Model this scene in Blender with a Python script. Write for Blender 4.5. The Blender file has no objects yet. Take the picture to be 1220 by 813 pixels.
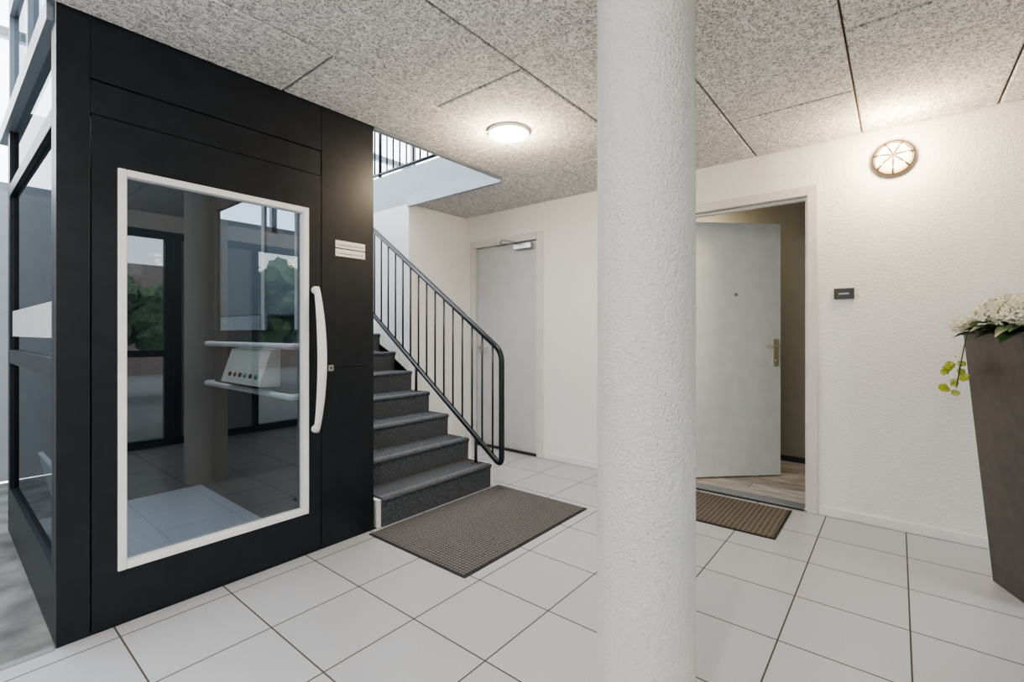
import bpy, bmesh, math, random
from mathutils import Vector, Matrix
random.seed(7)
C = bpy.context
col = C.scene.collection

# ------------------------------------------------------------------ materials
def new_mat(name):
    m = bpy.data.materials.new(name); m.use_nodes = True
    nt = m.node_tree
    return m, nt, nt.nodes['Principled BSDF'], nt.nodes['Material Output']

def N(nt, typ, **kw):
    n = nt.nodes.new(typ)
    for k, v in kw.items():
        if k in n.inputs.keys(): n.inputs[k].default_value = v
        else: setattr(n, k, v)
    return n

def pos(nt, offset=(0,0,0), scale=(1,1,1)):
    tc = N(nt, 'ShaderNodeTexCoord')
    mp = N(nt, 'ShaderNodeMapping')
    mp.inputs['Location'].default_value = offset
    mp.inputs['Scale'].default_value = scale
    nt.links.new(tc.outputs['Object'], mp.inputs['Vector'])
    return mp.outputs['Vector']

def plain(name, color, rough=0.5, metal=0.0, var=0.04, scale=8, bump=0.0, bscale=80, bdist=0.002, spec=0.5):
    m, nt, b, o = new_mat(name)
    v = pos(nt)
    n = N(nt, 'ShaderNodeTexNoise', Scale=scale, Detail=4.0)
    nt.links.new(v, n.inputs['Vector'])
    r = N(nt, 'ShaderNodeValToRGB')
    c = Vector(color)
    r.color_ramp.elements[0].position = 0.3
    r.color_ramp.elements[1].position = 0.7
    r.color_ramp.elements[0].color = (*(c*(1-var)), 1)
    r.color_ramp.elements[1].color = (*(c*(1+var)), 1)
    nt.links.new(n.outputs['Fac'], r.inputs['Fac'])
    nt.links.new(r.outputs['Color'], b.inputs['Base Color'])
    b.inputs['Roughness'].default_value = rough
    b.inputs['Metallic'].default_value = metal
    b.inputs['Specular IOR Level'].default_value = spec
    if bump > 0:
        n2 = N(nt, 'ShaderNodeTexNoise', Scale=bscale, Detail=3.0)
        nt.links.new(v, n2.inputs['Vector'])
        bp = N(nt, 'ShaderNodeBump', Strength=bump, Distance=bdist)
        nt.links.new(n2.outputs['Fac'], bp.inputs['Height'])
        nt.links.new(bp.outputs['Normal'], b.inputs['Normal'])
    return m

def emis(name, color, strength):
    m, nt, b, o = new_mat(name)
    b.inputs['Base Color'].default_value = (*color, 1)
    b.inputs['Emission Color'].default_value = (*color, 1)
    b.inputs['Emission Strength'].default_value = strength
    b.inputs['Roughness'].default_value = 0.3
    return m

def glass(name, tint, base_refl, rough=0.0, top=0.9):
    m, nt, b, o = new_mat(name)
    nt.nodes.remove(b)
    t = N(nt, 'ShaderNodeBsdfTransparent'); t.inputs['Color'].default_value = (*tint, 1)
    g = N(nt, 'ShaderNodeBsdfGlossy'); g.inputs['Roughness'].default_value = rough
    g.inputs['Color'].default_value = (0.95, 0.97, 1, 1)
    lw = N(nt, 'ShaderNodeLayerWeight', Blend=0.25)
    mr = N(nt, 'ShaderNodeMapRange')
    mr.inputs['To Min'].default_value = base_refl
    mr.inputs['To Max'].default_value = top
    nt.links.new(lw.outputs['Fresnel'], mr.inputs['Value'])
    mx = N(nt, 'ShaderNodeMixShader')
    nt.links.new(mr.outputs['Result'], mx.inputs[0])
    nt.links.new(t.outputs[0], mx.inputs[1]); nt.links.new(g.outputs[0], mx.inputs[2])
    nt.links.new(mx.outputs[0], o.inputs['Surface'])
    return m

def plaster(name, color, scale=75, strength=0.5, dist=0.006):
    m, nt, b, o = new_mat(name)
    v = pos(nt)
    n = N(nt, 'ShaderNodeTexNoise', Scale=scale, Detail=3.0, Roughness=0.6)
    vo = N(nt, 'ShaderNodeTexVoronoi', Scale=scale*1.3)
    nt.links.new(v, n.inputs['Vector']); nt.links.new(v, vo.inputs['Vector'])
    ad = N(nt, 'ShaderNodeMath', operation='ADD')
    nt.links.new(n.outputs['Fac'], ad.inputs[0]); 
    ml = N(nt, 'ShaderNodeMath', operation='MULTIPLY'); ml.inputs[1].default_value = 0.4
    nt.links.new(vo.outputs['Distance'], ml.inputs[0]); nt.links.new(ml.outputs[0], ad.inputs[1])
    bp = N(nt, 'ShaderNodeBump', Strength=strength, Distance=dist)
    nt.links.new(ad.outputs[0], bp.inputs['Height'])
    nt.links.new(bp.outputs['Normal'], b.inputs['Normal'])
    n2 = N(nt, 'ShaderNodeTexNoise', Scale=1.5, Detail=3.0)
    nt.links.new(v, n2.inputs['Vector'])
    r = N(nt, 'ShaderNodeValToRGB')
    c = Vector(color)
    r.color_ramp.elements[0].color = (*(c*0.96), 1); r.color_ramp.elements[1].color = (*(c*1.03), 1)
    nt.links.new(n2.outputs['Fac'], r.inputs['Fac'])
    nt.links.new(r.outputs['Color'], b.inputs['Base Color'])
    b.inputs['Roughness'].default_value = 0.75
    return m

def woodwool():
    m, nt, b, o = new_mat('wood_wool_panel')
    last = None
    for i, (sc, w) in enumerate([(42, 0.022), (58, 0.026), (78, 0.03), (50, 0.022)]):
        v = pos(nt, offset=(3.7*i, 1.9*i, 5.1*i), scale=((1, .5, 1), (.5, 1, 1), (.8, .8, 1), (.9, .6, 1))[i])
        n = N(nt, 'ShaderNodeTexNoise', Scale=sc, Detail=0.5, Distortion=0.9)
        nt.links.new(v, n.inputs['Vector'])
        s = N(nt, 'ShaderNodeMath', operation='SUBTRACT'); s.inputs[1].default_value = 0.5
        a = N(nt, 'ShaderNodeMath', operation='ABSOLUTE')
        nt.links.new(n.outputs['Fac'], s.inputs[0]); nt.links.new(s.outputs[0], a.inputs[0])
        mr = N(nt, 'ShaderNodeMapRange')
        mr.inputs['From Min'].default_value = w*0.6; mr.inputs['From Max'].default_value = w*2.0
        mr.inputs['To Min'].default_value = 1 - 0.08*i; mr.inputs['To Max'].default_value = 0
        nt.links.new(a.outputs[0], mr.inputs['Value'])
        if last is None: last = mr.outputs[0]
        else:
            mx = N(nt, 'ShaderNodeMath', operation='MAXIMUM')
            nt.links.new(last, mx.inputs[0]); nt.links.new(mr.outputs[0], mx.inputs[1]); last = mx.outputs[0]
    r = N(nt, 'ShaderNodeValToRGB')
    r.color_ramp.elements[0].color = (0.33, 0.325, 0.32, 1)
    r.color_ramp.elements[1].color = (0.90, 0.89, 0.875, 1)
    nt.links.new(last, r.inputs['Fac'])
    nt.links.new(r.outputs['Color'], b.inputs['Base Color'])
    bp = N(nt, 'ShaderNodeBump', Strength=0.5, Distance=0.004)
    nt.links.new(last, bp.inputs['Height']); nt.links.new(bp.outputs['Normal'], b.inputs['Normal'])
    b.inputs['Roughness'].default_value = 0.95
    b.inputs['Specular IOR Level'].default_value = 0.1
    return m

def tiles():
    m, nt, b, o = new_mat('floor_tiles')
    P = 0.4035
    v = pos(nt, offset=(1.978 + P*20, -1.284 + P*20, 0))
    br = N(nt, 'ShaderNodeTexBrick', offset=0.0, squash=1.0)
    br.inputs['Scale'].default_value = 1.0
    br.inputs['Brick Width'].default_value = P
    br.inputs['Row Height'].default_value = P
    br.inputs['Mortar Size'].default_value = 0.0032
    br.inputs['Mortar Smooth'].default_value = 0.1
    br.inputs['Color1'].default_value = (0.52, 0.535, 0.575, 1)
    br.inputs['Color2'].default_value = (0.485, 0.50, 0.54, 1)
    br.inputs['Mortar'].default_value = (0.085, 0.074, 0.064, 1)
    nt.links.new(v, br.inputs['Vector'])
    n = N(nt, 'ShaderNodeTexNoise', Scale=260.0, Detail=2.0)
    nt.links.new(v, n.inputs['Vector'])
    r = N(nt, 'ShaderNodeValToRGB')
    r.color_ramp.elements[0].position = 0.3; r.color_ramp.elements[0].color = (0.80, 0.80, 0.80, 1)
    r.color_ramp.elements[1].position = 0.6; r.color_ramp.elements[1].color = (1, 1, 1, 1)
    nt.links.new(n.outputs['Fac'], r.inputs['Fac'])
    mx = N(nt, 'ShaderNodeMixRGB', blend_type='MULTIPLY'); mx.inputs[0].default_value = 1
    nt.links.new(br.outputs['Color'], mx.inputs[1]); nt.links.new(r.outputs['Color'], mx.inputs[2])
    nt.links.new(mx.outputs[0], b.inputs['Base Color'])
    inv = N(nt, 'ShaderNodeMath', operation='SUBTRACT'); inv.inputs[0].default_value = 1
    nt.links.new(br.outputs['Fac'], inv.inputs[1])
    n3 = N(nt, 'ShaderNodeTexNoise', Scale=90.0, Detail=2.0); nt.links.new(v, n3.inputs['Vector'])
    ml = N(nt, 'ShaderNodeMath', operation='MULTIPLY_ADD'); ml.inputs[1].default_value = 0.12
    nt.links.new(n3.outputs['Fac'], ml.inputs[0]); nt.links.new(inv.outputs[0], ml.inputs[2])
    bp = N(nt, 'ShaderNodeBump', Strength=0.4, Distance=0.002)
    nt.links.new(ml.outputs[0], bp.inputs['Height']); nt.links.new(bp.outputs['Normal'], b.inputs['Normal'])
    rr = N(nt, 'ShaderNodeMapRange'); rr.inputs['To Min'].default_value = 0.28; rr.inputs['To Max'].default_value = 0.8
    nt.links.new(br.outputs['Fac'], rr.inputs['Value']); nt.links.new(rr.outputs[0], b.inputs['Roughness'])
    return m

def mat_fabric(name, dark, light, sc=15.0):
    m, nt, b, o = new_mat(name)
    v = pos(nt)
    w1 = N(nt, 'ShaderNodeTexWave', Scale=sc, wave_type='BANDS', bands_direction='X')
    w2 = N(nt, 'ShaderNodeTexWave', Scale=sc, wave_type='BANDS', bands_direction='Y')
    w1.inputs['Distortion'].default_value = 0.6; w2.inputs['Distortion'].default_value = 0.6
    n = N(nt, 'ShaderNodeTexNoise', Scale=150.0, Detail=3.0)
    for q in (w1, w2, n): nt.links.new(v, q.inputs['Vector'])
    mu = N(nt, 'ShaderNodeMath', operation='MULTIPLY')
    nt.links.new(w1.outputs['Fac'], mu.inputs[0]); nt.links.new(w2.outputs['Fac'], mu.inputs[1])
    ad = N(nt, 'ShaderNodeMath', operation='MULTIPLY_ADD'); ad.inputs[1].default_value = 1.0
    nt.links.new(n.outputs['Fac'], ad.inputs[0]); nt.links.new(mu.outputs[0], ad.inputs[2])
    r = N(nt, 'ShaderNodeValToRGB')
    r.color_ramp.elements[0].position = 0.3; r.color_ramp.elements[0].color = (*dark, 1)
    r.color_ramp.elements[1].position = 1.0; r.color_ramp.elements[1].color = (*light, 1)
    nt.links.new(ad.outputs[0], r.inputs['Fac']); nt.links.new(r.outputs['Color'], b.inputs['Base Color'])
    bp = N(nt, 'ShaderNodeBump', Strength=0.35, Distance=0.004)
    nt.links.new(ad.outputs[0], bp.inputs['Height']); nt.links.new(bp.outputs['Normal'], b.inputs['Normal'])
    b.inputs['Roughness'].default_value = 0.95
    b.inputs['Specular IOR Level'].default_value = 0.1
    return m

def carpet(name, c0, c1, scale=220):
    m, nt, b, o = new_mat(name)
    v = pos(nt)
    n = N(nt, 'ShaderNodeTexNoise', Scale=float(scale), Detail=3.0, Roughness=0.7)
    nt.links.new(v, n.inputs['Vector'])
    r = N(nt, 'ShaderNodeValToRGB')
    r.color_ramp.elements[0].position = 0.38; r.color_ramp.elements[0].color = (*c0, 1)
    r.color_ramp.elements[1].position = 0.62; r.color_ramp.elements[1].color = (*c1, 1)
    nt.links.new(n.outputs['Fac'], r.inputs['Fac']); nt.links.new(r.outputs['Color'], b.inputs['Base Color'])
    bp = N(nt, 'ShaderNodeBump', Strength=0.5, Distance=0.004)
    nt.links.new(n.outputs['Fac'], bp.inputs['Height']); nt.links.new(bp.outputs['Normal'], b.inputs['Normal'])
    b.inputs['Roughness'].default_value = 1.0
    b.inputs['Specular IOR Level'].default_value = 0.05
    return m

def woodfloor():
    m, nt, b, o = new_mat('wood_floor')
    v = pos(nt)
    br = N(nt, 'ShaderNodeTexBrick', offset=0.4)
    br.inputs['Scale'].default_value = 1.0
    br.inputs['Brick Width'].default_value = 0.9; br.inputs['Row Height'].default_value = 0.16
    br.inputs['Mortar Size'].default_value = 0.002
    br.inputs['Color1'].default_value = (0.85, 0.82, 0.78, 1)
    br.inputs['Color2'].default_value = (0.55, 0.51, 0.47, 1)
    br.inputs['Mortar'].default_value = (0.1, 0.09, 0.08, 1)
    nt.links.new(v, br.inputs['Vector'])
    v2 = pos(nt, scale=(2, 14, 2))
    n = N(nt, 'ShaderNodeTexNoise', Scale=3.0, Detail=6.0)
    nt.links.new(v2, n.inputs['Vector'])
    r = N(nt, 'ShaderNodeValToRGB')
    r.color_ramp.elements[0].position = .3; r.color_ramp.elements[0].color = (.55, .52, .5, 1)
    r.color_ramp.elements[1].position = .7; r.color_ramp.elements[1].color = (1.15, 1.15, 1.15, 1)
    nt.links.new(n.outputs['Fac'], r.inputs['Fac'])
    mx = N(nt, 'ShaderNodeMixRGB', blend_type='MULTIPLY'); mx.inputs[0].default_value = 1
    nt.links.new(br.outputs['Color'], mx.inputs[1]); nt.links.new(r.outputs['Color'], mx.inputs[2])
    nt.links.new(mx.outputs[0], b.inputs['Base Color'])
    b.inputs['Roughness'].default_value = 0.5
    return m

M_wall = plaster('white_plaster', (0.85, 0.84, 0.82), scale=72, strength=0.6, dist=0.007)
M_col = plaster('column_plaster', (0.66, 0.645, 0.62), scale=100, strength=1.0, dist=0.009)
M_white = plain('white_paint', (0.80, 0.80, 0.79), 0.45)
M_fascia = plain('fascia_paint', (0.40, 0.425, 0.45), 0.6)
M_upper = plain('upper_wall_paint', (0.6, 0.62, 0.64), 0.7)
M_frame = plain('door_frame_paint', (0.66, 0.645, 0.62), 0.4)
M_door = plain('door_paint_grey', (0.55, 0.56, 0.57), 0.4, bump=0.1, bscale=200)
M_door2 = plain('door_paint_white', (0.82, 0.89, 0.92), 0.4)
M_ceil = woodwool()
M_groove = plain('ceiling_batten', (0.13, 0.09, 0.06), 0.9)
M_tile = tiles()
M_conc = plain('concrete', (0.17, 0.17, 0.165), 0.55, var=0.5, scale=6, bump=0.3, bscale=30)
M_black = plain('black_powder_coat', (0.0095, 0.012, 0.0165), 0.40, var=0.25, scale=14, spec=0.4)
M_blackp = plain('black_paint_gloss', (0.012, 0.017, 0.022), 0.3)
M_lwhite = plain('white_aluminium', (0.80, 0.80, 0.80), 0.35)
M_steel = plain('brushed_steel', (0.5, 0.5, 0.5), 0.3, metal=0.9)
M_alu = plain('grey_aluminium', (0.28, 0.31, 0.34), 0.4, metal=0.3)
M_glass = glass('lift_glass', (0.50, 0.54, 0.58), 0.10, top=0.6)
M_glass_side = glass('lift_side_glass', (0.40, 0.46, 0.49), 0.10, top=0.5)
M_wglass = glass('window_glass', (0.93, 0.96, 0.95), 0.04)
M_frost = plain('frosted_film', (0.50, 0.52, 0.53), 0.6)
M_board = plain('grey_speckled_board', (0.42, 0.43, 0.43), 0.8, var=.2, scale=90)
M_beige = plain('control_beige', (0.66, 0.63, 0.55), 0.4)
M_dark = plain('dark_grey_panel', (0.04, 0.045, 0.05), 0.6)
M_mat1 = mat_fabric('doormat_fabric', (0.040, 0.039, 0.040), (0.19, 0.185, 0.185))
M_mat2 = mat_fabric('doormat_brown', (0.06, 0.052, 0.044), (0.22, 0.195, 0.165), 11.0)
M_matedge = plain('rubber_edge', (0.03, 0.03, 0.03), 0.8)
M_carpet = carpet('stair_carpet', (0.038, 0.042, 0.050), (0.16, 0.17, 0.19), 150)
M_nose = carpet('stair_nosing', (0.10, 0.105, 0.115), (0.24, 0.245, 0.26), 150)
M_liftcarpet = carpet('lift_carpet', (0.33, 0.35, 0.39), (0.50, 0.53, 0.57))
M_wood = woodfloor()
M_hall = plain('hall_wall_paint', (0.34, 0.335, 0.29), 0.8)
M_planter = plain('planter_bronze', (0.125, 0.110, 0.102), 0.34, metal=0.55, var=0.12, scale=20)
M_soil = plain('soil', (0.05, 0.035, 0.025), 1.0, var=.4, scale=60)
M_petal = plain('petal_white', (0.80, 0.78, 0.63), 0.6, var=.10, scale=30)
M_leaf = plain('leaf_green', (0.03, 0.075, 0.028), 0.4, var=.4, scale=20)
M_yel = plain('petal_yellow_green', (0.50, 0.56, 0.08), 0.6, var=.2, scale=30)
M_sign = plain('sign_white', (0.78, 0.77, 0.72), 0.4)
M_brass = plain('champagne_metal', (0.66, 0.62, 0.50), 0.3, metal=.7)
M_ink = plain('ink_black', (0.02, 0.02, 0.02), 0.5)
M_brown = plain('switch_brown', (0.022, 0.018, 0.016), 0.35)
M_lampceil = emis('ceiling_lamp_diffuser', (1.0, 0.88, 0.70), 22)
M_lampwall = emis('wall_lamp_glass', (1.0, 0.78, 0.50), 2.6)
M_rim = plain('lamp_rim_bronze', (0.12, 0.09, 0.06), 0.4, metal=.5)
M_hedge = plain('foliage', (0.11, 0.18, 0.08), 0.8, var=.8, scale=14)
M_pave = plain('pavement', (0.30, 0.29, 0.28), 0.9, var=.15, scale=6)
M_brick = plain('outside_brick', (0.30, 0.24, 0.21), 0.9, var=.2, scale=10)
M_green = plain('button_green', (0.08, 0.3, 0.15), .5)
M_red = plain('button_red', (0.45, 0.08, 0.05), 0.5)
M_gwall = plain('grey_wall', (0.36, 0.38, 0.40), .8)

# ------------------------------------------------------------------ geometry helpers
def mesh_obj(name, bm, mats, parent=None, smooth=False):
    me = bpy.data.meshes.new(name); bm.normal_update(); bm.to_mesh(me); bm.free()
    ob = bpy.data.objects.new(name, me); col.objects.link(ob)
    for m in (mats if isinstance(mats, (list, tuple)) else [mats]): me.materials.append(m)
    if smooth:
        for p in me.polygons: p.use_smooth = True
    if parent:
        ob.parent = parent
        ob.matrix_parent_inverse = Matrix.Translation(-Vector(parent.location))
    return ob

def empty(name, loc):
    e = bpy.data.objects.new(name, None); e.location = loc; e.empty_display_size = .1
    col.objects.link(e); return e

def add_box(bm, lo, hi, mi=0):
    x0, y0, z0 = lo; x1, y1, z1 = hi
    if x0 > x1: x0, x1 = x1, x0
    if y0 > y1: y0, y1 = y1, y0
    if z0 > z1: z0, z1 = z1, z0
    v = [bm.verts.new(p) for p in [(x0,y0,z0),(x1,y0,z0),(x1,y1,z0),(x0,y1,z0),(x0,y0,z1),(x1,y0,z1),(x1,y1,z1),(x0,y1,z1)]]
    for f in [(0,3,2,1),(4,5,6,7),(0,1,5,4),(1,2,6,5),(2,3,7,6),(3,0,4,7)]:
        fc = bm.faces.new([v[i] for i in f]); fc.material_index = mi
    return v

def boxes(name, lst, mats, parent=None, bevel=0.0):
    bm = bmesh.new()
    for b in lst:
        add_box(bm, b[0], b[1], b[2] if len(b) > 2 else 0)
    ob = mesh_obj(name, bm, mats, parent)
    if bevel > 0:
        md = ob.modifiers.new('bevel', 'BEVEL'); md.width = bevel; md.segments = 2; md.limit_method = 'ANGLE'
    return ob

def quad(name, pts, mat, parent=None):
    bm = bmesh.new(); bm.faces.new([bm.verts.new(p) for p in pts])
    return mesh_obj(name, bm, mat, parent)

def add_tube(bm, pts, ra, rb=None, seg=14, up=None, mi=0):
    rb = rb or ra
    P = [Vector(p) for p in pts]
    rings = []; nprev = None
    for i, p in enumerate(P):
        if i == 0: t = P[1]-P[0]
        elif i == len(P)-1: t = P[-1]-P[-2]
        else: t = (P[i+1]-p).normalized() + (p-P[i-1]).normalized()
        t.normalize()
        if nprev is None:
            u = Vector(up) if up else (Vector((0,0,1)) if abs(t.z) < .9 else Vector((1,0,0)))
        else: u = nprev
        n = (u - t*u.dot(t)).normalized(); nprev = n
        bq = t.cross(n)
        a = ra if not callable(ra) else ra(i/(len(P)-1))
        c = rb if not callable(rb) else rb(i/(len(P)-1))
        rings.append([bm.verts.new(p + n*math.cos(2*math.pi*k/seg)*a + bq*math.sin(2*math.pi*k/seg)*c) for k in range(seg)])
    for i in range(len(rings)-1):
        for k in range(seg):
            f = bm.faces.new([rings[i][k], rings[i][(k+1)%seg], rings[i+1][(k+1)%seg], rings[i+1][k]])
            f.smooth = True; f.material_index = mi
    for r in (rings[0][::-1], rings[-1]):
        f = bm.faces.new(r); f.material_index = mi

def fillet(pts, rad, n=8):
    P = [Vector(p) for p in pts]; out = [P[0]]
    for i in range(1, len(P)-1):
        a = (P[i-1]-P[i]); b = (P[i+1]-P[i])
        ra = min(rad, a.length*.45, b.length*.45)
        s = P[i]+a.normalized()*ra; e = P[i]+b.normalized()*ra
        for k in range(n+1):
            t = k/n
            out.append(s*(1-t)**2 + P[i]*2*t*(1-t) + e*t*t)
    out.append(P[-1]); return out

def add_lathe(bm, center, axis, prof, seg=40, mi=0):
    ax = Vector(axis).normalized()
    u = Vector((0,0,1)) if abs(ax.z) < .9 else Vector((1,0,0))
    n = (u-ax*u.dot(ax)).normalized(); b = ax.cross(n)
    c = Vector(center); rings = []
    for r, h in prof:
        if r < 1e-6: rings.append([bm.verts.new(c+ax*h)])
        else: rings.append([bm.verts.new(c+ax*h+n*math.cos(2*math.pi*k/seg)*r+b*math.sin(2*math.pi*k/seg)*r) for k in range(seg)])
    for i in range(len(rings)-1):
        A, B = rings[i], rings[i+1]
        for k in range(seg):
            k2 = (k+1) % seg
            if len(A) == 1: f = bm.faces.new([A[0], B[k], B[k2]])
            elif len(B) == 1: f = bm.faces.new([A[k], A[k2], B[0]])
            else: f = bm.faces.new([A[k], A[k2], B[k2], B[k]])
            f.smooth = True; f.material_index = mi

# ------------------------------------------------------------------ room shell
CH = 2.455
YN = 3.72
XL = -2.48
XW = -3.67
XE = 1.02
YS = -2.6
XV = -5.6

boxes('floor', [((XL, YS, -0.1), (XE, YN, 0)), ((-3.67, 2.80, -0.1), (XL, YN, 0))], M_tile)
boxes('floor_concrete', [((XV, YS, -0.12), (XL-0.001, 0.315, -0.005)), ((XV, 0.315, -0.12), (XL-.001, 2.799, -0.012))], M_conc)
boxes('trim_floor_edge', [((XL-.025, YS, -.005), (XL+.012, .300, .004))], M_alu, bevel=.001)

regs = [(-2.479, XE, YS, YN), (XW, -2.479, 2.93, YN)]
bm = bmesh.new()
for k in range(-8, 3):
    xa = 0.43 + 0.605*k; xb = xa + 0.605
    base = 2.40 if k % 2 else 3.02
    for j in range(-6, 3):
        ya = base + 1.24*j; yb = ya + 1.24
        for (rx0, rx1, ry0, ry1) in regs:
            x0, x1, y0, y1 = max(xa, rx0), min(xb, rx1), max(ya, ry0), min(yb, ry1)
            if x1-x0 > .03 and y1-y0 > .03:
                g = 0.0042
                v = add_box(bm, (x0+g, y0+g, CH), (x1-g, y1-g, CH+0.022), 0)
                bmesh.ops.bevel(bm, geom=[e for e in {e for q in v[:4] for e in q.link_edges} if all(w in v[:4] for w in e.verts)], offset=0.007, segments=1, affect='EDGES')
bmesh.ops.recalc_face_normals(bm, faces=bm.faces)
for (rx0, rx1, ry0, ry1) in regs:
    add_box(bm, (rx0, ry0, CH+0.018), (rx1, ry1, CH+0.06), 1)
mesh_obj('ceiling', bm, [M_ceil, M_groove])
boxes('upper_floor_slab', [((-2.479, YS, CH+.061), (XE+.15, YN+.2, 2.8)),
                           ((XV, 2.93, CH+.061), (-2.480, 5.6, 2.8)),
                           ((XV, 2.93, CH), (XW-.001, 5.6, CH+.0605))], M_fascia)
boxes('trim_opening', [((XW, 2.905, CH-.035), (-2.479, 2.9295, CH+.06)), ((-2.52, 1.72, CH-.005), (-2.480, 2.9045, CH+.06))], M_alu)

D1 = (-3.56, -2.68); D2 = (-1.44, -0.455); DH = 2.14
boxes('wall_north', [((XW-.15, YN, 0), (D1[0], YN+.12, CH+.06)), ((D1[1], YN, 0), (D2[0], YN+.12, CH+.06)),
                     ((D2[1], YN, 0), (XE+.15, YN+.12, CH+.06)),
                     ((D1[0], YN, DH), (D1[1], YN+.12, CH+.06)), ((D2[0], YN, DH), (D2[1], YN+.12, CH+.06))], M_wall)
boxes('wall_west', [((XW-.12, 2.93, 0), (XW, YN-.001, CH-.0005))], M_wall)
boxes('wall_stair_side', [((XV, 2.93, 0), (XW-.121, 3.05, CH-.0005))], M_wall)
boxes('wall_far_west', [((XV-.12, YS, 0), (XV, 5.6, 2.35))], M_gwall)
boxes('wall_south', [((XV, YS-.12, 0), (XE+.15, YS, 2.8)), ((XV, YS-.12, 2.8), (-1.0, YS, 5.3))], M_wall)
boxes('wall_upper_north', [((XV, 5.6, 2.8), (-1.0, 5.72, 5.3))], M_upper)
boxes('wall_upper_east', [((-1.0, YS, 2.8), (-.88, 5.6, 5.3))], M_upper)
boxes('roof', [((XV-.12, YS, 5.3), (-4.9, 5.72, 5.42)), ((-1.7, YS, 5.3), (-.88, 5.72, 5.42)),
               ((-4.9, YS, 5.3), (-1.7, -1.6, 5.42)), ((-4.9, 4.6, 5.3), (-1.7, 5.72, 5.42)),
               ((-4.9, 1.1, 5.3), (-1.7, 1.3, 5.42))], M_white)
w = empty('window_2', (XV, 0, 2.35))
lst = []
for i in range(9):
    y = YS + i*(8.2/8); lst.append(((XV-.06, y-.03, 2.35), (XV, y+.03, 5.3)))
lst += [((XV-.06, YS, 2.35), (XV, 5.6, 2.42)), ((XV-.06, YS, 3.6), (XV, 5.6, 3.68))]
boxes('mullions', lst, M_alu, w)

boxes('baseboard_north', [((D1[1]+.06, YN-.012, 0), (D2[0]-.06, YN, .06)), ((D2[1]+.05, YN-.012, 0), (XE, YN, .06))], M_white, bevel=.002)
boxes('baseboard_west', [((XW, 2.94, 0), (XW+.012, YN-.012, .06))], M_white, bevel=.002)

# east glazed partition
w = empty('window_1', (XE, 0, 0))
lst = [((XE, YS, 2.2), (XE+.07, YN, 2.28)), ((XE, YS, 0), (XE+.07, YN, .08))]
for y in (YS+.04, -1.7, -.8, .1, .16, 1.0, 1.62, 1.70, 2.5, 3.35, 3.68):
    lst.append(((XE, y-.035, .0), (XE+.07, y+.035, 2.2)))
lst.append(((XE, .16, .95), (XE+.05, 1.62, 1.02)))
boxes('frame', lst, M_black, w)
quad('pane', [(XE+.035, YS, .06), (XE+.035, YN, .06), (XE+.035, YN, 2.2), (XE+.035, YS, 2.2)], M_wglass, w)
boxes('wall_east', [((XE, YS, 2.28), (XE+.12, YN-.001, CH+.06))], M_wall)
boxes('trim_solid_bay', [((XE+.02, 1.72, .08), (XE+.03, 2.48, 2.2))], M_gwall)

# outside
boxes('ground_outside', [((XE+.13, -14, -.15), (16, 18, -.03))], M_pave)
boxes('porch_canopy', [((XE+.13, -3, 2.5), (2.9, 4.5, 2.7))], M_gwall)
boxes('neighbour_facade', [((12, -14, -.03), (12.4, 18, 3.2)), ((11.99, -6, .9), (12, -3.5, 2.3), 1), ((11.99, 1, .9), (12, 4, 2.3), 1), ((11.99, 7, .9), (12, 10, 2.3), 1)], [M_brick, M_dark])
bm = bmesh.new()
for i in range(420):
    yy = random.uniform(-6, 10)
    c = Vector((random.uniform(5.2, 6.4), yy, random.uniform(.9, 2.3+.5*math.sin(yy*1.7))))
    r = random.uniform(.12, .32)
    stt = bmesh.ops.create_icosphere(bm, subdivisions=2, radius=r, matrix=Matrix.Translation(c))
    for vv in stt['verts']:
        d = (vv.co-c).normalized(); vv.co += d*random.uniform(-.12, .12)
for i in range(9):
    yy = -5.5+i*1.9
    add_tube(bm, [(5.8, yy, -.03), (5.8, yy+.05, 1.6)], .06, mi=1)
mesh_obj('hedge', bm, [M_hedge, M_dark])

# ------------------------------------------------------------------ column
bm = bmesh.new()
add_lathe(bm, (0, 0, 0), (0, 0, 1), [(0, 0), (.15, 0), (.15, .6), (.15, 1.2), (.15, 1.8), (.15, CH)], seg=96)
o = mesh_obj('column', bm, M_col); o.location = (-0.622, 1.436, 0)

# ------------------------------------------------------------------ apartment doors
d = empty('door_1', ((D1[0]+D1[1])/2, YN, 0))
a, b = D1
boxes('frame', [((a-.04, YN-.018, 0), (a+.03, YN+.11, DH+.04)), ((b-.03, YN-.018, 0), (b+.04, YN+.11, DH+.04)),
                ((a+.03, YN-.018, DH-.03), (b-.03, YN+.11, DH+.04))], M_frame, d, bevel=.004)
boxes('leaf', [((a+.034, YN+.02, .02), (b-.034, YN+.06, DH-.034))], M_door, d, bevel=.003)
boxes('threshold', [((a+.031, YN-.005, 0), (b-.031, YN+.11, .017)), ((a-.01, YN+.112, 0), (b+.01, YN+.13, DH+.03))], M_matedge, d)  # sill, plus an unseen dark sheet added behind the leaf to block leaking light
boxes('door_closer', [((-2.98, YN-.04, 2.03), (-2.76, YN+.019, 2.085)), ((-3.24, YN-.02, 2.105), (-3.10, YN+.0, 2.14))], M_steel, d, bevel=.006)
bm = bmesh.new()
add_tube(bm, [(-2.93, YN-.03, 2.09), (-2.95, YN-.20, 2.10), (-3.0, YN-.22, 2.10)], .008)
add_tube(bm, [(-3.0, YN-.22, 2.10), (-3.17, YN-.01, 2.12)], .008)
mesh_obj('closer_arm', bm, M_steel, d)
bm = bmesh.new()
add_lathe(bm, (a+.10, YN+.02, 1.05), (0, -1, 0), [(0.02, 0), (.02, .012), (.01, .014), (.01, .05), (0, .052)])
add_tube(bm, [(a+.10, YN-.03, 1.05), (a+.22, YN-.03, 1.05)], .009)
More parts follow.
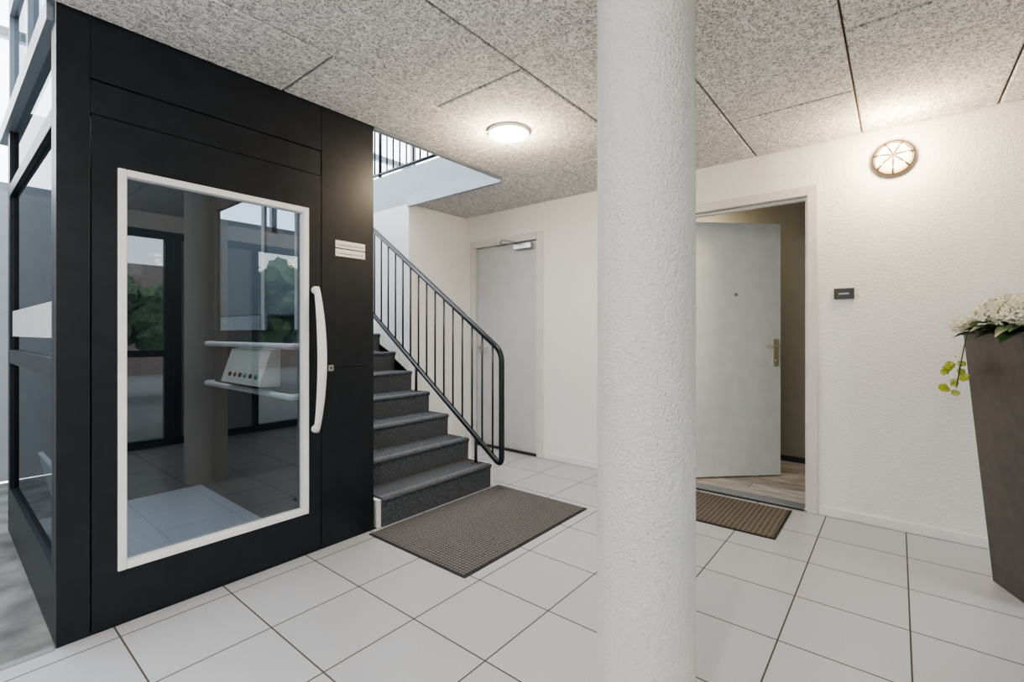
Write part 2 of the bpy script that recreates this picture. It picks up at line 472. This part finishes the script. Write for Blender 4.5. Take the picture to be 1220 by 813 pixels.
mesh_obj('handle', bm, M_steel, d)

d = empty('door_2', ((D2[0]+D2[1])/2, YN, 0))
a, b = D2
boxes('frame', [((a-.045, YN-.018, 0), (a+.02, YN+.13, DH+.045)), ((b-.015, YN-.018, 0), (b+.045, YN+.13, DH+.045)),
                ((a+.02, YN-.018, DH-.02), (b-.015, YN+.13, DH+.045)),
                ((a+.02, YN+.05, 0), (a+.032, YN+.07, DH-.02)), ((b-.030, YN+.02, 0), (b-.015, YN+.07, DH-.02)),
                ((a+.032, YN+.03, DH-.04), (b-.030, YN+.07, DH-.02))], M_frame, d, bevel=.004)
boxes('threshold', [((a+.021, YN+.01, 0.0), (b-.031, YN+.13, .012)), ((a+.021, YN-.005, 0.0), (b-.031, YN+.0099, .008), 1)], [M_alu, M_matedge], d, bevel=.002)
leaf = empty('leaf_pivot', (a+.03, YN+.135, 0)); 
leaf.rotation_euler = (0, 0, math.radians(45))
leaf.parent = d; leaf.matrix_parent_inverse = Matrix.Translation(-Vector(d.location))
def child(ob, par): ob.parent = par
bm = bmesh.new(); add_box(bm, (0, 0, .012), (.92, .04, 2.115))
o = mesh_obj('leaf', bm, M_door2); child(o, leaf)
md = o.modifiers.new('b', 'BEVEL'); md.width = .003
bm = bmesh.new()
add_box(bm, (.850, -.012, .92), (.893, 0, 1.15))
add_tube(bm, fillet([(.872, -.005, 1.09), (.872, -.058, 1.09), (.76, -.058, 1.09)], .02), .010)
add_lathe(bm, (.872, -.012, .97), (0, -1, 0), [(.012, 0), (.012, .006), (0, .006)])
o = mesh_obj('handle', bm, M_brass); child(o, leaf)
bm = bmesh.new(); add_lathe(bm, (.52, 0, 1.52), (0, -1, 0), [(.014, 0), (.014, .005), (.007, .006), (0, .004)])
o = mesh_obj('peephole', bm, M_steel); child(o, leaf)

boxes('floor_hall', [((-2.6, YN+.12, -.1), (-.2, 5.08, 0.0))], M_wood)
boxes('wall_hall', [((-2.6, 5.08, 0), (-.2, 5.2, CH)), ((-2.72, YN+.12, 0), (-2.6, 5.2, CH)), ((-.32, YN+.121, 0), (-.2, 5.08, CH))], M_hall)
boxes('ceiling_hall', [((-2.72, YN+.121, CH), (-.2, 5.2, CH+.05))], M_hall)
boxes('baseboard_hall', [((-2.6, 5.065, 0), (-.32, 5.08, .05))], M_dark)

# ------------------------------------------------------------------ stairs
R, T, NS = 0.1685, 0.24, 8
st = empty('staircase', (-3.3, 2.2, 0))
def prof_extrude(name, prof, y0, y1, mat, par):
    bm = bmesh.new()
    A = [bm.verts.new((x, y0, z)) for x, z in prof]; B = [bm.verts.new((x, y1, z)) for x, z in prof]
    n = len(prof)
    bm.faces.new(A); bm.faces.new(B[::-1])
    for i in range(n):
        bm.faces.new([A[i], B[i], B[(i+1) % n], A[(i+1) % n]])
    bmesh.ops.recalc_face_normals(bm, faces=bm.faces)
    return mesh_obj(name, bm, mat, par)
p = [(XL, 0.001)]
for i in range(NS):
    p.append((XL - i*T, (i+1)*R)); p.append((XL-(i+1)*T, (i+1)*R))
p.pop()
p += [(-5.5, NS*R), (-5.5, 0.001)]
prof_extrude('body', p, 1.735, 2.815, M_white, st)
cp = [(XL+.014, 0.002)]
for i in range(NS):
    zt = (i+1)*R + .012; xn = XL - i*T + .030
    xb = XL - i*T + .012
    if i > 0: cp.append((xb, i*R+.012))
    cp.append((xb+.004, zt-.035)); cp.append((xn, zt-.014)); cp.append((xn-.003, zt-.005)); cp.append((xn-.012, zt))
cp.append((-5.49, NS*R+.012))
cp += [(-5.49, NS*R-.05), (XL-(NS-1)*T-.10, NS*R-.05)]
cp += [(XL-.05, .002)]
prof_extrude('carpet', cp, 1.765, 2.765, M_carpet, st)
lst = []
for i in range(NS):
    zt = (i+1)*R + .012; xn = XL - i*T + .030
    for j in range(3):
        lst.append(((xn-.020-j*.014-.009, 1.766, zt-.004), (xn-.020-j*.014, 2.764, zt+.0025)))
boxes('nosing_ribs', lst, M_nose, st)

# handrail, bolted to the steps (part of the staircase)
bm = bmesh.new()
y = 2.70; sl = R/T
xt = -4.35
top = (xt, y, 1.06+sl*(-2.30-xt)); low = (xt, y, .225+sl*(-2.30-xt)*1.02)
path = fillet([top, (-2.295, y, 1.06), (-2.295, y, .20), low], .075, 12)
add_tube(bm, path, .021, seg=16)
x = -2.385
while x > xt:
    dz = sl*(-2.30-x)
    add_tube(bm, [(x, y, .215+dz*1.01), (x, y, 1.06+dz)], .0075, seg=8)
    x -= .108
for i in (0, 3, 6):
    xs = XL - i*T - .08
    dz = sl*(-2.30-xs)
    add_tube(bm, [(xs, y, (i+1)*R+.012), (xs, y, .215+dz)], .012, seg=10)
    add_lathe(bm, (xs, y, (i+1)*R+.0125), (0, 0, 1), [(0, 0), (.035, 0), (.035, .006), (0, .006)], seg=20)
mesh_obj('handrail', bm, M_blackp, st)

ur = empty('upper_railing', (-4, 2.98, 2.8))
bm = bmesh.new()
add_tube(bm, [(XV+.1, 2.98, 2.86), (-2.35, 2.98, 2.86)], .016)
add_tube(bm, [(XV+.1, 2.98, 3.75), (-2.35, 2.98, 3.75)], .022)
x = XV+.15
while x < -2.35:
    add_tube(bm, [(x, 2.98, 2.86), (x, 2.98, 3.75)], .0085, seg=8); x += .105
for x in (-5.3, -4.2, -3.1, -2.4):
    add_tube(bm, [(x, 2.98, 2.8), (x, 2.98, 3.75)], .018, seg=10)
mesh_obj('rail', bm, M_blackp, ur)

# ------------------------------------------------------------------ lift
L = empty('elevator', (-3.3, 1.0, 0))
Y0, Y1 = 0.305, 1.712
XB = -4.17
LZ = 2.56
boxes('front_panels', [((XL-.06, Y0, 0), (XL, .403, LZ)), ((XL-.06, 1.376, 0), (XL, Y1, 1.0)), ((XL-.06, 1.376, 1.003), (XL, Y1, LZ)),
                       ((XL-.06, .405, 2.212), (XL, 1.374, LZ)), ((XL-.062, .405, 2.074), (XL-.004, 1.374, 2.209)),
                       ((XL-.06, .403, 0), (XL-.004, 1.376, .012))], M_black, L, bevel=.002)
dy0, dy1, dz0, dz1 = .408, 1.372, .014, 2.070
wy0, wy1, wz0, wz1 = .488, 1.300, .222, 1.878
boxes('door_leaf', [((XL-.05, dy0, dz0), (XL-.001, wy0+.01, dz1)), ((XL-.05, wy1-.01, dz0), (XL-.001, dy1, dz1)),
                    ((XL-.05, wy0+.01, dz0), (XL-.001, wy1-.01, wz0+.01)), ((XL-.05, wy0+.01, wz1-.01), (XL-.001, wy1-.01, dz1))], M_black, L)
t = .030
boxes('window_frame', [((XL-.045, wy0, wz0), (XL+.008, wy0+t, wz1)), ((XL-.045, wy1-t, wz0), (XL+.008, wy1, wz1)),
                       ((XL-.045, wy0+t, wz0), (XL+.008, wy1-t, wz0+t)), ((XL-.045, wy0+t, wz1-t), (XL+.008, wy1-t, wz1))], M_lwhite, L, bevel=.004)
gx = XL-.03
quad('door_glass', [(gx, wy0+.02, wz0+.02), (gx, wy1-.02, wz0+.02), (gx, wy1-.02, wz1-.02), (gx, wy0+.02, wz1-.02)], M_glass, L)
bm = bmesh.new(); pts = []
for i in range(33):
    s = i/32; z = .66+s*.79
    pts.append((XL+.012+.062*math.sin(math.pi*s)**.75, 1.338, z))
add_tube(bm, pts, .013, lambda s: .017+.010*math.sin(math.pi*s), seg=18, up=(1, 0, 0))
add_lathe(bm, (XL-.001, 1.338, .675), (1, 0, 0), [(.022, 0), (.018, .02)], seg=20)
add_lathe(bm, (XL-.001, 1.338, 1.435), (1, 0, 0), [(.022, 0), (.018, .02)], seg=20)
mesh_obj('handle', bm, M_lwhite, L)
boxes('sign_plate', [((XL, 1.458, 1.640), (XL+.004, 1.650, 1.682)), ((XL, 1.458, 1.688), (XL+.004, 1.650, 1.730))], M_sign, L, bevel=.001)
for body, z in (('In storing bellen  010 55 44', 1.701), ('In storing bellen  06 24 18', 1.653)):
    cu = bpy.data.curves.new('label', 'FONT'); cu.body = body; cu.size = .0155
    to = bpy.data.objects.new('label_text', cu); col.objects.link(to)
    cu.materials.append(M_ink); cu.extrude = .0002
    to.location = (XL+.0046, 1.466, z); to.rotation_euler = (math.pi/2, 0, math.pi/2)
    to.parent = L; to.matrix_parent_inverse = Matrix.Translation(-Vector(L.location))
boxes('lock', [((XL, 1.413, .985), (XL+.006, 1.445, 1.02)), ((XL+.006, 1.424, .998), (XL+.010, 1.434, 1.008), 1)], [M_steel, M_ink], L, bevel=.002)
boxes('side_frame', [((XB, Y0, 0), (XL-.061, Y0+.04, .27)), ((XB, Y0, .27), (XB+.05, Y0+.04, 2.41)),
                     ((XL-.11, Y0, .27), (XL-.061, Y0+.04, 2.40)),
                     ((XB+.05, Y0, 1.02), (XL-.11, Y0+.03, 1.10)), ((XB+.05, Y0, 2.02), (XL-.11, Y0+.03, 2.09))], M_black, L, bevel=.002)
boxes('side_beam', [((XB-.3, Y0-.02, 2.41), (XL-.061, Y0+.05, 2.50)), ((XB+.05, Y0, 3.1), (XL-.061, Y0+.05, 3.2)),
                    ((XB, Y0, 2.5), (XB+.05, Y0+.05, 4.6)),
                    ((XL-.12, Y0, 2.5), (XL-.061, Y0+.05, 4.6)), ((-3.35, Y0, 2.5), (-3.30, Y0+.05, 4.6))], M_alu, L)
quad('side_glass', [(XB, Y0+.02, .27), (XL-.06, Y0+.02, .27), (XL-.06, Y0+.02, 2.41), (XB, Y0+.02, 2.41)], M_glass_side, L)
quad('side_glass_upper', [(XB, Y0+.02, 2.5), (XL-.06, Y0+.02, 2.5), (XL-.06, Y0+.02, 4.6), (XB, Y0+.02, 4.6)], M_glass_side, L)
boxes('side_film', [((XB+.05, Y0+.012, 1.18), (XL-.11, Y0+.016, 1.33))], M_frost, L)
boxes('shaft_wall_stair_side', [((XB, 1.40, 0), (XL-.061, 1.44, 1.22)), ((XB, 1.40, 2.15), (XL-.061, 1.44, LZ)),
                                ((XB, 1.40, 1.22), (XB+.06, 1.44, 2.15)), ((XL-.12, 1.40, 1.22), (XL-.061, 1.44, 2.15)),
                                ], M_dark, L)
boxes('shaft_mullions', [((-3.32, 1.41, 1.22), (-3.28, 1.43, 2.15)), ((-2.86, 1.41, 1.22), (-2.83, 1.43, 2.15))], M_lwhite, L)
quad('shaft_glass', [(XB, 1.415, 1.22), (XL-.07, 1.415, 1.22), (XL-.07, 1.415, 2.15), (XB, 1.415, 2.15)], M_glass_side, L)
boxes('shaft_back', [((XB-.04, Y0, 0), (XB, 1.44, LZ))], M_dark, L)
boxes('shaft_outer_side', [((XL-.4, 1.70, 0), (XL-.061, Y1, LZ))], M_black, L)
boxes('platform', [((XB, Y0+.05, 0.0), (XL-.07, 1.395, .03))], M_dark, L)
boxes('platform_carpet', [((XB+.02, Y0+.07, .03), (XL-.075, 1.32, .036))], M_liftcarpet, L)
bm = bmesh.new()
for z in (.82, 1.12):
    add_tube(bm, fillet([(XB+.05, 1.40, z), (XB+.05, 1.345, z), (-2.77, 1.345, z), (-2.77, 1.40, z)], .05), .019, .019)
mesh_obj('grab_rails', bm, M_lwhite, L)
prof = [(1.40, .86), (1.27, .87), (1.34, 1.09), (1.40, 1.10)]
bm = bmesh.new()
A = [bm.verts.new((-3.62, a, b)) for a, b in prof]; B = [bm.verts.new((-3.02, a, b)) for a, b in prof]
bm.faces.new(A); bm.faces.new(B[::-1])
for i in range(4): bm.faces.new([A[i], B[i], B[(i+1) % 4], A[(i+1) % 4]])
bmesh.ops.recalc_face_normals(bm, faces=bm.faces)
mesh_obj('control_desk', bm, M_beige, L)
nrm = Vector((0, -.22, .07)).normalized()
bm = bmesh.new()
for i, x in enumerate((-3.5, -3.42, -3.34, -3.26, -3.18, -3.10)):
    add_lathe(bm, (x, 1.288, .925), nrm, [(.015, 0), (.013, .010), (0, .011)], seg=20, mi=(0, 1, 0, 2, 0, 2)[i])
mesh_obj('buttons', bm, [M_ink, M_red, M_green], L)
bm = bmesh.new()
add_box(bm, (-.45, -.01, 0), (.45, .01, .5))
o = mesh_obj('leaning_board', bm, M_board, None)
o.rotation_euler = (math.radians(12), 0, 0); o.location = (-3.3, .50, .04)
o.parent = L; o.matrix_parent_inverse = Matrix.Translation(-Vector(L.location))

# ------------------------------------------------------------------ mats
def doormat(name, x0, x1, y0, y1, mat):
    boxes(name, [((x0, y0, 0.0), (x1, y1, .006), 1), ((x0+.012, y0+.012, .006), (x1-.012, y1-.012, .010), 0)], [mat, M_matedge], bevel=.002)
doormat('doormat', -2.44, -1.64, 1.65, 2.83, M_mat1)
doormat('doormat', -1.36, -.55, 3.09, 3.66, M_mat2)

# ------------------------------------------------------------------ lamps
def ceil_lamp(x, y, pw=9, dz=.10, c=(1, .80, .55)):
    e = empty('ceiling_lamp', (x, y, CH))
    bm = bmesh.new()
    add_lathe(bm, (x, y, CH), (0, 0, -1), [(.13, 0), (.13, .016), (.118, .02), (.116, .012)], seg=48)
    mesh_obj('rim', bm, M_lwhite, e)
    bm = bmesh.new()
    add_lathe(bm, (x, y, CH-.01), (0, 0, -1), [(.117, 0), (.115, .012), (.09, .024), (.05, .03), (0, .032)], seg=48)
    mesh_obj('diffuser', bm, M_lampceil, e)
    li = bpy.data.lights.new('bulb', 'POINT'); li.energy = pw; li.color = c; li.shadow_soft_size = .05
    lo = bpy.data.objects.new('bulb', li); col.objects.link(lo); lo.location = (x, y, CH-dz)
    lo.parent = e; lo.matrix_parent_inverse = Matrix.Translation(-Vector(e.location))
ceil_lamp(-1.877, 2.276, 16, .14)
ceil_lamp(-.3, -.4, 30, .25, (1, .96, .91)); ceil_lamp(-1.5, -1.7, 24, .25, (1, .96, .91))  # unseen lamps behind the camera, added as extra fill for the lobby
ceil_lamp(-1.6, 4.75, 2.5, .15)  # unseen lamp hidden by the open leaf, added to brighten the hall

wl = empty('wall_lamp', (-.02, YN, 2.262))
c = (-.02, YN, 2.262)
bm = bmesh.new()
add_lathe(bm, c, (0, -1, 0), [(0, 0), (.108, 0), (.108, .03), (.100, .045), (.090, .045), (.090, .03)], seg=48)
for k in range(7):
    a = math.pi*2*k/7 + .2
    pts = []
    for i in range(9):
        s = i/8
        r = .094*(1-s); h = .046+.054*math.sin(s*math.pi/2)
        pts.append((c[0]+math.cos(a)*r, YN-h, c[2]+math.sin(a)*r))
    add_tube(bm, pts, .0055, seg=6)
mesh_obj('cage', bm, M_rim, wl, smooth=False)
bm = bmesh.new()
add_lathe(bm, c, (0, -1, 0), [(.089, .03), (.084, .055), (.068, .075), (.04, .088), (0, .092)], seg=48)
mesh_obj('glass_dome', bm, M_lampwall, wl)
li = bpy.data.lights.new('bulb', 'POINT'); li.energy = 13; li.color = (1, .78, .52); li.shadow_soft_size = .06
lo = bpy.data.objects.new('bulb', li); col.objects.link(lo); lo.location = (c[0], YN-.24, c[2])
lo.parent = wl; lo.matrix_parent_inverse = Matrix.Translation(-Vector(wl.location))

boxes('doorbell', [((-.32, YN-.022, 1.42), (-.214, YN, 1.487)), ((-.295, YN-.024, 1.447), (-.24, YN-.021, 1.458), 1)], [M_brown, M_alu], bevel=.006)

# ------------------------------------------------------------------ planter + flowers
pl = empty('flower_planter', (.524, 3.18, 0))
def sq(h, z):
    a = Vector((.38, -.925, 0)); b2 = Vector((.925, .38, 0)); c0 = Vector((.524, 3.18, z))
    return [c0-a*h-b2*h, c0+a*h-b2*h, c0+a*h+b2*h, c0-a*h+b2*h]
bm = bmesh.new()
levels = [(.128, 0), (.205, 1.19), (.211, 1.192), (.211, 1.205), (.195, 1.205), (.190, 1.16)]
rings = [[bm.verts.new(p) for p in sq(h, z)] for h, z in levels]
bm.faces.new(rings[0][::-1])
for i in range(len(rings)-1):
    for k in range(4):
        bm.faces.new([rings[i][k], rings[i][(k+1) % 4], rings[i+1][(k+1) % 4], rings[i+1][k]])
f = bm.faces.new(rings[-1]); f.material_index = 1
bmesh.ops.recalc_face_normals(bm, faces=bm.faces)
o = mesh_obj('pot', bm, [M_planter, M_soil], pl)
md = o.modifiers.new('b', 'BEVEL'); md.width = .004; md.segments = 2; md.limit_method = 'ANGLE'

def add_floret(bm, c, n, size, mi):
    n = n.normalized()
    u = n.orthogonal().normalized(); u.rotate(Matrix.Rotation(random.uniform(0, 6.28), 3, n)); v = n.cross(u)
    c0 = bm.verts.new(c)
    for k in range(4):
        a = k*math.pi/2
        d1 = u*math.cos(a)+v*math.sin(a)
        s1 = -u*math.sin(a)+v*math.cos(a)
        p1 = bm.verts.new(c+d1*size*.55+s1*size*.38+n*size*.3)
        p2 = bm.verts.new(c+d1*size+n*size*.15)
        p3 = bm.verts.new(c+d1*size*.55-s1*size*.38+n*size*.3)
        f = bm.faces.new([c0, p3, p2, p1]); f.material_index = mi
def head(bm, c, r, cnt, size, mi, flat=.8):
    c = Vector(c)
    for i in range(cnt):
        z = 1-2*(i+.5)/cnt; ph = i*2.39996
        q = math.sqrt(1-z*z)
        n = Vector((q*math.cos(ph), q*math.sin(ph), z))
        add_floret(bm, c+Vector((n.x*r, n.y*r, n.z*r*flat))*random.uniform(.82, 1.08), n+Vector((random.uniform(-.3, .3), random.uniform(-.3, .3), random.uniform(-.3, .3))), size*random.uniform(.8, 1.15), mi)
def add_leaf(bm, c, d, length, width, mi, droop=.35):
    c = Vector(c); d = Vector(d).normalized()
    s = d.cross(Vector((0, 0, 1))).normalized()
    prev = None; K = 7
    for i in range(K+1):
        t = i/K
        w = width*math.sin(math.pi*min(1, t**.8))*.5+.0008
        p = c+d*length*t+Vector((0, 0, -droop*length*t*t))
        row = [bm.verts.new(p+s*w+Vector((0, 0, w*.35))), bm.verts.new(p), bm.verts.new(p-s*w+Vector((0, 0, w*.35)))]
        if prev:
            for j in (0, 1):
                f = bm.faces.new([prev[j], prev[j+1], row[j+1], row[j]]); f.material_index = mi; f.smooth = True
        prev = row
bm = bmesh.new()
heads = [((.355, 3.08, 1.295), .074), ((.43, 2.99, 1.30), .078), ((.53, 3.10, 1.34), .082), ((.62, 3.24, 1.33), .08), ((.42, 3.22, 1.32), .07), ((.232, 3.225, 1.235), .030), ((.262, 3.165, 1.25), .028)]
for cc, r in heads:
    head(bm, cc, r, 80 if r > .05 else 22, .021 if r > .05 else .017, 0)
    head(bm, cc, r*.8, 50 if r > .05 else 16, .021 if r > .05 else .017, 0)
    add_tube(bm, [(.524+(cc[0]-.524)*.3, 3.18+(cc[1]-3.18)*.3, 1.165), Vector(cc)], .004, seg=6, mi=1)
for i in range(150):
    a = random.uniform(0, 6.283); rr = random.uniform(.08, .21)
    c0 = (.50+math.cos(a)*rr, 3.16+math.sin(a)*rr, random.uniform(1.19, 1.25))
    add_leaf(bm, c0, (math.cos(a), math.sin(a), random.uniform(-.1, .6)), random.uniform(.07, .12), random.uniform(.045, .065), 1)
pts = fillet([(.36, 3.2, 1.18), (.27, 3.2, 1.24), (.245, 3.2, 1.08), (.225, 3.2, .93)], .06)
add_tube(bm, pts, .0025, seg=6, mi=1)
for i in range(14):
    z = .90+random.uniform(0, .15)
    head(bm, (.222+random.uniform(-.05, .035), 3.2+random.uniform(-.03, .03), z), .012, 10, .013, 2)
for z in (.97, 1.03, 1.08, .99):
    add_leaf(bm, (.235, 3.2, z), (random.uniform(-1, .4), random.uniform(-1, 1), .1), .045, .02, 2)
mesh_obj('flowers', bm, [M_petal, M_leaf, M_yel], pl)

# ------------------------------------------------------------------ world / camera
wd = bpy.data.worlds.new('World'); C.scene.world = wd; wd.use_nodes = True
bg = wd.node_tree.nodes['Background']
bg.inputs['Color'].default_value = (0.88, 0.94, 1.0, 1); bg.inputs['Strength'].default_value = 3.4

cam = bpy.data.cameras.new('camera'); co = bpy.data.objects.new('camera', cam); col.objects.link(co)
co.location = (0, 0, 1.2)
co.rotation_euler = (math.pi/2, 0, math.atan2(.631, .776))
cam.sensor_width = 36; cam.lens = 565/1220*36; cam.shift_y = -9.5/1220
cam.clip_start = .02
C.scene.camera = co
C.scene.view_settings.view_transform = 'AgX'
try: C.scene.view_settings.look = 'AgX - Medium High Contrast'
except Exception as e: print(e)
C.scene.view_settings.exposure = 0.75
